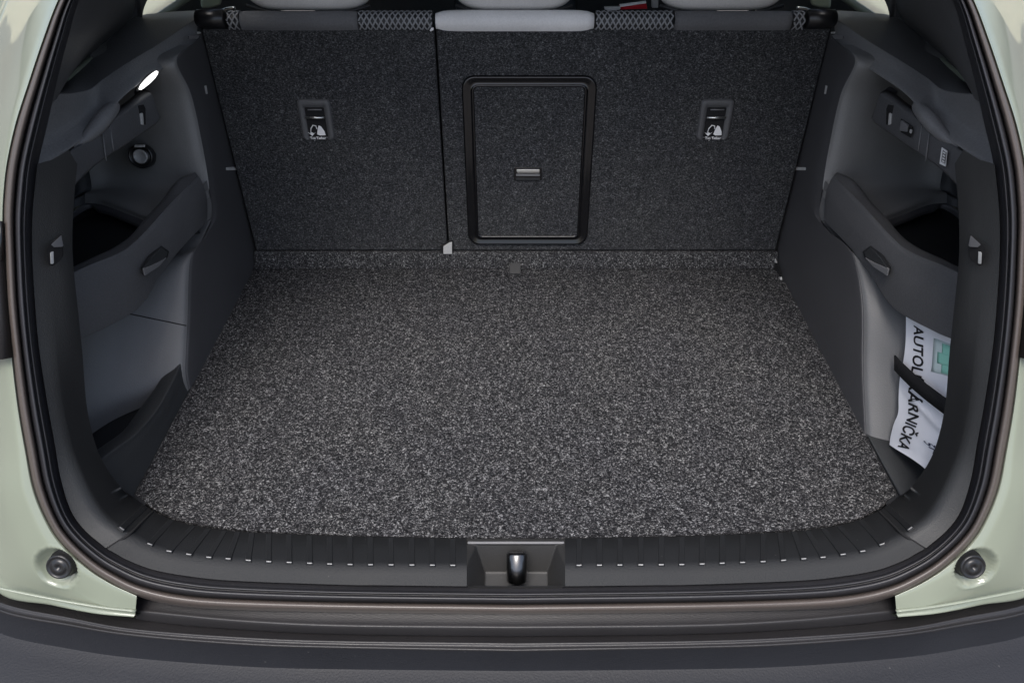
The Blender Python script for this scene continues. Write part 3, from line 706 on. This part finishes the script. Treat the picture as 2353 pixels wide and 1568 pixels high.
# ------------------------------------------------------------------ rear backrests
def SP(x, w, d=0.0):
    """point on the seat back: x, height w above its foot, d towards the viewer"""
    lean = math.atan(0.119)
    return Vector((x, .70 + w * math.sin(lean) - d * math.cos(lean), .033 + w * math.cos(lean) + d * math.sin(lean)))
def S_of(u, v):
    q = P(u, v, seat=0); w = (q.z - .033) / math.cos(math.atan(.119)); return q.x, w
WT = S_of(1185, 66)[1]
def seat_panel(name, xs, parent, mat):
    o = [SP(x, w) for x, w in xs]; n = SP(0, 0, 1) - SP(0, 0, 0)
    return prism(name, [p - n * .02 for p in o], n * .02, mat, parent, .004, seg=3)
ll = [(-.566, 0.0), (-.573, WT), (-.1490, WT), (-.1490, 0.0)]
rl = [(-.1455, 0.0), (-.1455, WT), (.573, WT), (.566, 0.0)]
bk_l = seat_panel('seat_backrest', ll, car, M['seat_carpet'])
bk_r = seat_panel('seat_backrest', rl, car, M['seat_carpet'])
bk_l['label'] = 'narrow left backrest of the folding rear bench'; bk_r['label'] = 'wide right backrest of the folding rear bench'
box('seat_gap', (-.58, .772, -.02), (.58, .779, .47), M['gap'], car)
# felt strip that bridges floor and seat
stp = loft('bridging_strip', [[Vector((x, .683, -.006)) for x in (-.573, 0, .573)], [Vector((x, .6835, .0005)) for x in (-.573, 0, .573)], [Vector((x, .6965, .029)) for x in (-.570, 0, .570)], [Vector((x, .6985, .031)) for x in (-.570, 0, .570)], [Vector((x, .72, .028)) for x in (-.570, 0, .570)]], M['strip_carpet'], car, 30, 16, lins=True)
tb_ = [P(1170,604,z=.016), P(1196,604,z=.016), P(1196,629,z=.0028), P(1170,629,z=.0028)]
prism('strip_tab', [p + Vector((0, -.001, .001)) for p in tb_], (0, .002, -.002), M['trim_dark'], stp, .0008)
# white buckle at the foot of the split
lx = [S_of(u, v) for u, v in ((1019,580),(1019,563),(1033,554),(1039,553),(1039,580))]
prism('seat_latch', [SP(x, w, .004) for x, w in lx], (0, -.004, .0005), M['pale'], bk_r, .001)
lx = [S_of(u, v) for u, v in ((1011,580),(1013,563),(1030,552),(1041,550),(1042,581))]
prism('latch_slot', [SP(x, w, .001) for x, w in lx], (0, -.002, 0), M['gap'], bk_r, 0)

def rrect(x0, w0, x1, w1, r, n=6):
    pts = []
    for cx_, cw, a0 in ((x1 - r, w1 - r, 0), (x0 + r, w1 - r, 90), (x0 + r, w0 + r, 180), (x1 - r, w0 + r, 270)):
        for k in range(n + 1):
            a = R(a0 + 90 * k / n); pts.append((cx_ + r * math.cos(a), cw + r * math.sin(a)))
    return pts
def ring_frame(name, specs, mat, parent):
    """specs: list of (inset rect, radius, depth d)"""
    V = []; Fc = []
    for (x0, w0, x1, w1), r, d in specs: V += [SP(x, w, d) for x, w in rrect(x0, w0, x1, w1, r)]
    n = 28
    for j in range(len(specs) - 1):
        for i in range(n): Fc.append((j * n + i, j * n + (i + 1) % n, (j + 1) * n + (i + 1) % n, (j + 1) * n + i))
    return mesh(name, V, Fc, mat, parent, True)
def panel(name, rect, r, d, th, mat, parent, bevel=.0008):
    n = SP(0, 0, 1) - SP(0, 0, 0)
    return prism(name, [SP(x, w, d - th) for x, w in rrect(*rect, r)], n * th, mat, parent, bevel)
# ski hatch
hx0, hw1 = S_of(1059, 173); hx1, _ = S_of(1373, 173); _, hw0 = S_of(1185, 561)
def ins(a): return (hx0 + a, hw0 + a * .9, hx1 - a, hw1 - a * .9)
ring_frame('hatch_frame', [(ins(0), .024, .0), (ins(.0015), .023, .0045), (ins(.003), .022, .0058), (ins(.005), .021, .0055), (ins(.012), .018, .0030), (ins(.0175), .013, .0022), (ins(.0190), .012, .0042), (ins(.0205), .010, .0050), (ins(.0225), .009, .0045), (ins(.0245), .008, .0)], M['gloss'], bk_r)
hp = panel('ski_hatch', ins(.023), .008, .0028, .006, M['seat_carpet'], bk_r, .0015)
def q_rect(u0, v0, u1, v1):
    x0, w1 = S_of(u0, v0); x1, w0 = S_of(u1, v1); xb = S_of(u0, v1)[0]; return (x0, w0, x1, w1)
qr = q_rect(1181,383,1244,414)
panel('hatch_handle', qr, .003, .0045, .004, M['gloss'], bk_r)
x0, w0, x1, w1 = qr; hh = w1 - w0
panel('handle_bar', (x0 + .005, w1 - hh * .36, x1 - .005, w1 - hh * .12), .0012, .0085, .003, M['metal'], bk_r)
panel('handle_bar', (x0 + .004, w1 - hh * .62, x1 - .004, w1 - hh * .45), .001, .007, .002, M['midgrey'], bk_r)
panel('handle_bar', (x0 + .003, w0 + hh * .04, x1 - .003, w0 + hh * .24), .001, .006, .002, M['trim_dark'], bk_r)
# top tether anchors
def tether(u0, u1, parent, side):
    x0, _ = S_of(u0, 270); x1, _ = S_of(u1, 270); w1 = S_of(1185, 228)[1]; w0 = S_of(1185, 322)[1]
    sh_ = .0
    ring_frame('tether_frame', [((x0, w0, x1, w1), .008, .0), ((x0 + .001, w0 + .001, x1 - .001, w1 - .001), .008, .004), ((x0 + .004, w0 + .003, x1 - .004, w1 - .004), .006, .0055), ((x0 + .012, w0 + .002, x1 - .012, w1 - .014), .003, .005), ((x0 + .0135, w0 + .0025, x1 - .0135, w1 - .0155), .002, .001)], M['shell'], parent)
    panel('anchor_well', (x0 + .0125, w0 + .0023, x1 - .0125, w1 - .0145), .002, .0020, .001, M['gap'], parent, 0)
    H = w1 - w0; xm = (x0 + x1) / 2; a = x0 + .0135; b = x1 - .0135
    wb = w1 - H * .42
    q = SP(0, 0, 1) - SP(0, 0, 0)
    tube('anchor_bar', [SP(a, wb, .007), SP((a + b) / 2, wb, .0078), SP(b, wb, .007)], .0022, M['metal'], parent, n=12)
    tube('anchor_wire', [SP(a + .006, w1 - H * .24, .004), SP(b - .004, w1 - H * .24, .004)], .0012, M['midgrey'], parent, n=8)
    ex = SP(1, 0) - SP(0, 0); ey = SP(0, 1) - SP(0, 0)
    # child seat symbol: shell with a seated child, tether arc and arrow
    cx0 = xm - .001 * side; cy0 = w0 + H * .265; k = H * .14
    arc = [(-1.15 + .0, -.55), (-1.0, .25), (-.55, .85), (-.05, .75), (.05, .2)]
    tube('tether_symbol', [SP(cx0 + px * k, cy0 + py * k, .0042) for px, py in arc], .0011, M['white'], parent, n=6)
    sym = [(-.05, -.75), (.2, .2), (.45, .8), (.85, .65), (1.35, -.25), (1.45, -.9), (.4, -.95)]
    prism('seat_symbol', [SP(cx0 + px * k, cy0 + py * k, .0036) for px, py in sym], q * .0008, M['white'], parent)
    ar = [(-1.7, -.35), (-1.3, -.6), (-1.0, -.35), (-.6, -.6), (-.25, -.35), (-.95, -1.05)]
    prism('arrow_symbol', [SP(cx0 + px * k, cy0 + py * k, .0036) for px, py in ar], q * .0008, M['white'], parent)
    prism('symbol_line', [SP(cx0 + px * k, cy0 + py * k, .0036) for px, py in ((-2.0, -1.22), (2.0, -1.22), (2.0, -1.36), (-2.0, -1.36))], q * .0006, M['midgrey'], parent)
    text('lettering', 'Top Tether', frame_matrix(SP(cx0, w0 + H * .055, .0042), ex, ey), H * .115, M['white'], parent, bold=.0002, sx=.72)
tether(688, 763, bk_l, 1); tether(1605, 1680, bk_r, -1)

# upholstery roll over the top edge of the backs
def roll(name, u0, u1, mat, parent, r=.0180, puff=0.0, ends=False, label=None):
    xa = P(u0, 45, seat=-.005).x; xb = P(u1, 45, seat=-.005).x; c = SP(0, WT + .0095, -.012)
    n = 24; prof = [(-1.9, 1.0), (-1.2, 1.0), (-.6, 1.0), (0, 1), (.5, 1), (1.0, 1), (1.5, 1), (2.1, 1), (2.8, 1.0), (3.4, 1)]
    rings = []
    for k in range(n + 1):
        f = k / n; x = xa + (xb - xa) * f
        e = 1 - (0.28 * (2 * abs(f - .5)) ** 12 if ends else 0.06 * (2 * abs(f - .5)) ** 10)
        rr = r * e * (1 + puff * math.sin(f * 37) * .3)
        rings.append([Vector((x, c.y - math.cos(a) * rr * .95, c.z + math.sin(a) * rr * 1.0)) for a in [j * math.pi / 12 * 1.35 - .7 for j in range(13)]])
    V = [p for g_ in rings for p in g_]; Fc = []
    for j in range(n):
        for i in range(12): a = j * 13 + i; Fc.append((a, a + 1, a + 14, a + 13))
    for g0 in (0, n): Fc.append(tuple(g0 * 13 + i for i in range(13)))
    return mesh(name, V, Fc, mat, parent, True, label=label)
roll('woven_panel', 548, 819, M['weave'], bk_l); roll('woven_panel', 1551, 1822, M['weave'], bk_r)
roll('leather_panel', 999, 1366, M['leather'], bk_r, .0195, 0, True, 'pale grey leather middle section of the seat top')
def net(u0, u1, parent):
    roll('net_backing', u0, u1, M['trim_dark'], parent, .0165)
    xa = P(u0, 45, seat=-.005).x; xb = P(u1, 45, seat=-.005).x; c = SP(0, WT + .0095, -.012); r = .0175
    V = []; Fc = []; pitch = .0103; turns = 3.2
    n = int((xb - xa) / pitch) + 4
    for sg in (1, -1):
        for k in range(-3, n):
            path = []
            for j in range(22):
                a = -.55 + j / 21 * 2.7; x = xa + (k + .5) * pitch + sg * (a - .8) * pitch * 1.05
                if x < xa or x > xb: continue
                wob = (1.0 + .0)
                path.append(Vector((x, c.y - math.cos(a) * r, c.z + math.sin(a) * r)))
            for j in range(len(path) - 1):
                p, q = path[j], path[j + 1]; d = (q - p).normalized()
                nn = Vector((0, (p.y - c.y), (p.z - c.z))).normalized(); sd_ = d.cross(nn).normalized() * .0014
                b = len(V); h = nn * .0012
                V += [p - sd_, p + h, p + sd_, q - sd_, q + h, q + sd_]
                Fc += [(b, b + 1, b + 4, b + 3), (b + 1, b + 2, b + 5, b + 4)]
    o = mesh('net_fabric', V, Fc, M['net'], parent, True); return o
net(822, 992, bk_l); net(1369, 1549, bk_r); net(519, 546, bk_l); net(1824, 1851, bk_r)
for s, par in ((1, bk_l), (-1, bk_r)):
    a = P(466, 48, seat=-.004); b = P(515, 48, seat=-.004)
    pth = [Vector((a.x - .012, a.y + .012, a.z)), Vector((a.x, a.y + .010, a.z)), Vector((b.x - .002, b.y + .010, b.z)), Vector((b.x, b.y + .010, b.z))]
    tube('release_lever', pth, [.015, .0165, .0165, .012], M['satin'], par, s, 20)
prism('piping_end', [SP(S_of(u, v)[0], S_of(u, v)[1], .003) for u, v in ((987,69),(991,64),(996,62),(997,68),(990,72))], (0, -.003, 0), M['white'], bk_r, .001)

# headrests
def headrest(u0, u1, parent, label):
    y = .812; a = P(u0, 12, y=y - .03); b = P(u1, 12, y=y - .03); cx_ = (a.x + b.x) / 2; hwid = (b.x - a.x) / 2
    zb = P(1185, 23, y=y - .01).z; hz = .085; cz = zb + hz; n, mseg = 40, 24; V = []; Fc = []
    def sg(c_, e_): return math.copysign(abs(c_) ** e_, c_)
    for j in range(mseg + 1):
        ph = -math.pi / 2 + math.pi * j / mseg
        for i in range(n):
            th = 2 * math.pi * i / n
            V.append(Vector((cx_ + hwid * sg(math.cos(ph), .35) * sg(math.cos(th), .45), y + .05 * sg(math.cos(ph), .6) * sg(math.sin(th), .75), cz + hz * sg(math.sin(ph), .62))))
    for j in range(mseg):
        for i in range(n): Fc.append((j * n + i, j * n + (i + 1) % n, (j + 1) * n + (i + 1) % n, (j + 1) * n + i))
    h = mesh('headrest', V, Fc, M['leather'], parent, True, label=label)
    for dx in (-.07, .07): tube('headrest_post', [(cx_ + dx, y + .01, zb + .02), (cx_ + dx, y + .01, zb - .06)], .006, M['gloss'], parent)
    tube('headrest_piping', [(cx_ - hwid * .92, y - .03, zb + .012), (cx_ - hwid * .5, y - .034, zb - .001), (cx_ + hwid * .5, y - .034, zb - .001), (cx_ + hwid * .92, y - .03, zb + .012)], .003, M['trim_dark'], parent)
headrest(553, 862, bk_l, None); headrest(1034, 1327, bk_r, None); headrest(1504, 1812, bk_r, None)
# seat cushions and upholstered front behind the backs
box('seat_cushion', (-.60, .84, .05), (.60, 1.30, .16), M['leather'], car, .03)
box('backrest_front', (-.57, .78, .06), (.57, .835, .475), M['seatdark'], car, .01)

# seat belt tag beyond the seats
tg = [P(1425,16,y=.90), P(1484,8,y=.90), P(1487,21,y=.90), P(1424,23,y=.90)]
bt = prism('belt_buckle', tg, (0, .02, 0), M['red'], bk_r, .001, label='red belt buckle showing above the net fabric')
prism('buckle_tongue', [P(1388,18,y=.89), P(1426,17,y=.89), P(1424,23,y=.89), P(1396,26,y=.89), P(1389,23,y=.89)], (0, .01, 0), M['pale'], bk_r, .001)
prism('buckle_edge', [P(1424,13,y=.895), P(1484,5,y=.895), P(1484,8.5,y=.895), P(1425,17,y=.895)], (0, .01, 0), M['white'], bk_r, .0005)
prism('belt_webbing', [P(1496,-40,y=.92), P(1512,-40,y=.92), P(1512,19,y=.92), P(1498,19,y=.92)], (0, .01, 0), M['pale'], bk_r, .001)
# front seats
for s in (1, -1):
    f_ = box('front_seat', (-.52, 1.55, -.05), (-.10, 1.70, .72), M['seatdark'], car, .05, s=s)
    box('seat_back_pocket', (-.45, 1.535, .05), (-.17, 1.549, .38), M['trim_dark'], f_, .01, s=s)
# cabin shell: roof, floor, doors
box('roof', (-.56, .39, .80), (.56, 2.3, .84), M['paint'], car, .01)
box('roof_lining', (-.56, .42, .775), (.56, 2.3, .797), M['pale'], car)
box('cabin_floor', (-.80, .80, -.25), (.80, 2.4, -.20), M['gap'], car)
box('firewall', (-.80, 2.35, -.25), (.80, 2.4, .50), M['seatdark'], car)
for s in (1, -1):
    d_ = box('rear_door', (-.80, .86, -.30), (-.755, 1.75, .43), M['trim'], car, .01, s=s)
    # painted shoulder and bright strip seen through the quarter glass
    box('door_shoulder', (-.915, .55, .440), (-.72, 2.3, .457), M['paint'], d_, .008, s=s)
    dn = [P(518,-40,y=1.02), P(508,14,y=1.02), P(488,20,y=1.02), P(462,22,y=1.02), P(460,-40,y=1.02)]
    prism('door_frame', dn, (-.02, .05, 0), M['paint'], d_, .006, s=s)
    st_ = [P(452,25,y=.90), P(500,26,y=.90), P(522,20,y=.90), P(540,18,y=.90)]
    tube('window_strip', cr(st_, 12), .0026, M['metal'], d_, s, 8)
    gq = [Vector((-.742, .60, .490)), Vector((-.742, 1.75, .470)), Vector((-.60, 1.75, .775)), Vector((-.60, .60, .775))]
    prism('quarter_glass', gq, (-.004, 0, .002), M['glass'], car, s=s)
# ------------------------------------------------------------------ first aid kit
TLk, TRk, BRk, BLk = X(289,727,-.655), X(140,779,-.668), X(237,1081,-.590), X(327,1020,-.600)
kl = [(289,727,-.612),(290,784,-.611),(295,828,-.610),(303,867,-.608),(306,910,-.606),(307,947,-.604),(317,973,-.601),(324,1000,-.599),(327,1021,-.597)]
kr = [(138,779,-.640),(142,830,-.636),(146,870,-.632),(150,915,-.627),(158,960,-.620),(172,1000,-.612),(188,1030,-.604),(212,1058,-.597),(238,1081,-.590)]
KL = [X(*q) for q in kl]; KR = [X(*q) for q in kr]
kn = (KR[0] - KL[0]).cross(KL[-1] - KL[0]).normalized()
if kn.dot(CAM - KL[0]) < 0: kn = -kn
def kit(fu, fv, h=0.0):
    a = cr(KL, 41); b = cr(KR, 41); t = min(max(fv, 0), 1) * 40; k = min(int(t), 39)
    p = a[k].lerp(a[k + 1], t - k); q = b[k].lerp(b[k + 1], t - k)
    r = p.lerp(q, fu)
    wv = .0035 * math.sin(fv * 9 + fu * 4) * fu + .003 * noise.noise(Vector((fu * 3, fv * 7, .3))) * 2 * fu
    ridge = .004 * math.exp(-((fv - .42 - .25 * fu) / .035) ** 2) + .003 * math.exp(-((fv - .30 - .35 * fu * fu) / .03) ** 2) * fu 
    return r + kn * (wv + ridge * min(1, fu * 3) + h)
nu, nv = 40, 80; V = []; Fc = []
for j in range(nv + 1):
    for i in range(nu + 1): V.append(kit(i / nu, j / nv))
back = len(V)
for j in range(nv + 1):
    for i in range(nu + 1): V.append(kit(i / nu, j / nv, -.012 * min(1, 6 * min(i / nu, 1 - i / nu, j / nv, 1 - j / nv)) - .0005))
W_ = nu + 1
for j in range(nv):
    for i in range(nu):
        a = j * W_ + i; Fc.append((a, a + 1, a + W_ + 1, a + W_)); a += back; Fc.append((a, a + W_, a + W_ + 1, a + 1))
V = flip(V, -1)
kitroot = bpy.data.objects.new('first_aid_kit', None); COL.objects.link(kitroot)
tag(kitroot, 'white first aid bag with black lettering and green cross behind a strap', 'first aid kit')
kb = mesh('bag', V, Fc, M['bag'], kitroot, True)
# print follows the bag: text mesh laid out flat, then mapped on to the surface
def print_on(name, body, fu0, fv0, fv1, size_u, mat, bold=.0, mir=True):
    cu = bpy.data.curves.new(name, 'FONT'); cu.body = body; cu.size = 1; cu.resolution_u = 3; cu.offset = bold
    to = bpy.data.objects.new("t", cu); COL.objects.link(to)
    dg = bpy.context.evaluated_depsgraph_get(); dg.update()
    me = bpy.data.meshes.new_from_object(to.evaluated_get(dg)); bpy.data.objects.remove(to)
    bm = bmesh.new(); bm.from_mesh(me); bmesh.ops.triangulate(bm, faces=bm.faces)
    bmesh.ops.subdivide_edges(bm, edges=[e for e in bm.edges if e.calc_length() > .15], cuts=2, use_grid_fill=False)
    xs = [v.co.x for v in bm.verts]; x0, x1 = min(xs), max(xs)
    for v in bm.verts:
        f = ((v.co.x - x0) / (x1 - x0)) ** 1.2
        q = kit((fu0 + v.co.y / .72 * size_u) * (1 + .45 * f), fv0 + (fv1 - fv0) * f, .0012)
        v.co = Vector((-q.x, q.y, q.z))
    bm.to_mesh(me); bm.free()
    return link(name, me, mat, kitroot)
print_on('lettering', 'AUTOLÉKÁRNIČKA', .15, .028, .955, .155, M['black_print'], .020)
def patch(name, quad, mat, h):
    n = 6; V = []; Fc = []
    for j in range(n + 1):
        for i in range(n + 1):
            fu = quad[0] + (quad[2] - quad[0]) * i / n; fv = quad[1] + (quad[3] - quad[1]) * j / n
            q = kit(fu, fv, h); V.append(Vector((-q.x, q.y, q.z)))
    for j in range(n):
        for i in range(n): a = j * (n + 1) + i; Fc.append((a, a + 1, a + n + 2, a + n + 1))
    return mesh(name, V, Fc, mat, kitroot, True, thick=.0002)
M['pale_green'] = plastic('pale_green_print', (0.70, 0.82, 0.80), 0.5, 0, 500, .4, .03)
patch('green_square', (.46, .06, .82, .27), M['pale_green'], .0008)
cp_ = patch('green_cross', (.61, .07, .75, .26), M['green_print'], .0014)
patch('green_cross', (.54, .125, .82, .20), M['green_print'], .0017)
print_on('small_lettering', 'ŠK', .60, .775, .86, .14, M['navy_print'], .01)
# strap across the bag
sa = [(2370-2051,829,-.602),(2370-2071,850,-.600),(2370-2100,877,-.600),(2370-2139,908,-.603),(2370-2187,943,-.610),(2370-2225,969,-.617)]
sc = [X(*q) + Vector((.0, -.004, 0)) for q in sa]
wv = (X(2370-2051, 846, -.602) - X(2370-2051, 812, -.602)) * .5
sr = cr(sc, 20); hwv = wv
V = [p - hwv for p in sr] + [p + hwv for p in sr]; Fc = [(i, i + 1, i + 21, i + 20) for i in range(19)]
mesh('retaining_strap', flip(V, -1), Fc, M['strap'], rt, True, thick=.0025, s=-1, label='black webbing strap holding the first aid bag')

# distant facades seen through the quarter glass
for s, lb in ((1, 'cream rendered house far beyond the left rear window'), (-1, 'cream rendered house far beyond the right rear window')):
    r0 = bpy.data.objects.new('house', None); COL.objects.link(r0); tag(r0, lb, 'house')
    box('wall', (-16, 14, -.62), (-5, 18, 5), M['facade'], r0, s=s)
    for k in range(3):
        box('window', (-14.5 + k * 3.2, 13.96, 1.0), (-13 + k * 3.2, 13.998, 2.6), M['trim_dark'], r0, s=s)
    box('roof', (-16.4, 13.6, 5.0), (-4.6, 18.4, 5.3), M['rubber_brown'], r0, s=s)

# keep the inner linings inside the body shell
for o in list(linings[0].children) + list(linings[1].children) + linings + [o for o in car.children if o.name.startswith('pillar_lining')]:
    for v in o.data.vertices:
        ax_ = abs(v.co.x)
        if ax_ > .60:
            v.co.y = max(v.co.y, -.11 + .577 * v.co.z + .05 + (ax_ - .60) * 1.1)
            if v.co.z < .45: v.co.x = math.copysign(min(ax_, .84), v.co.x)
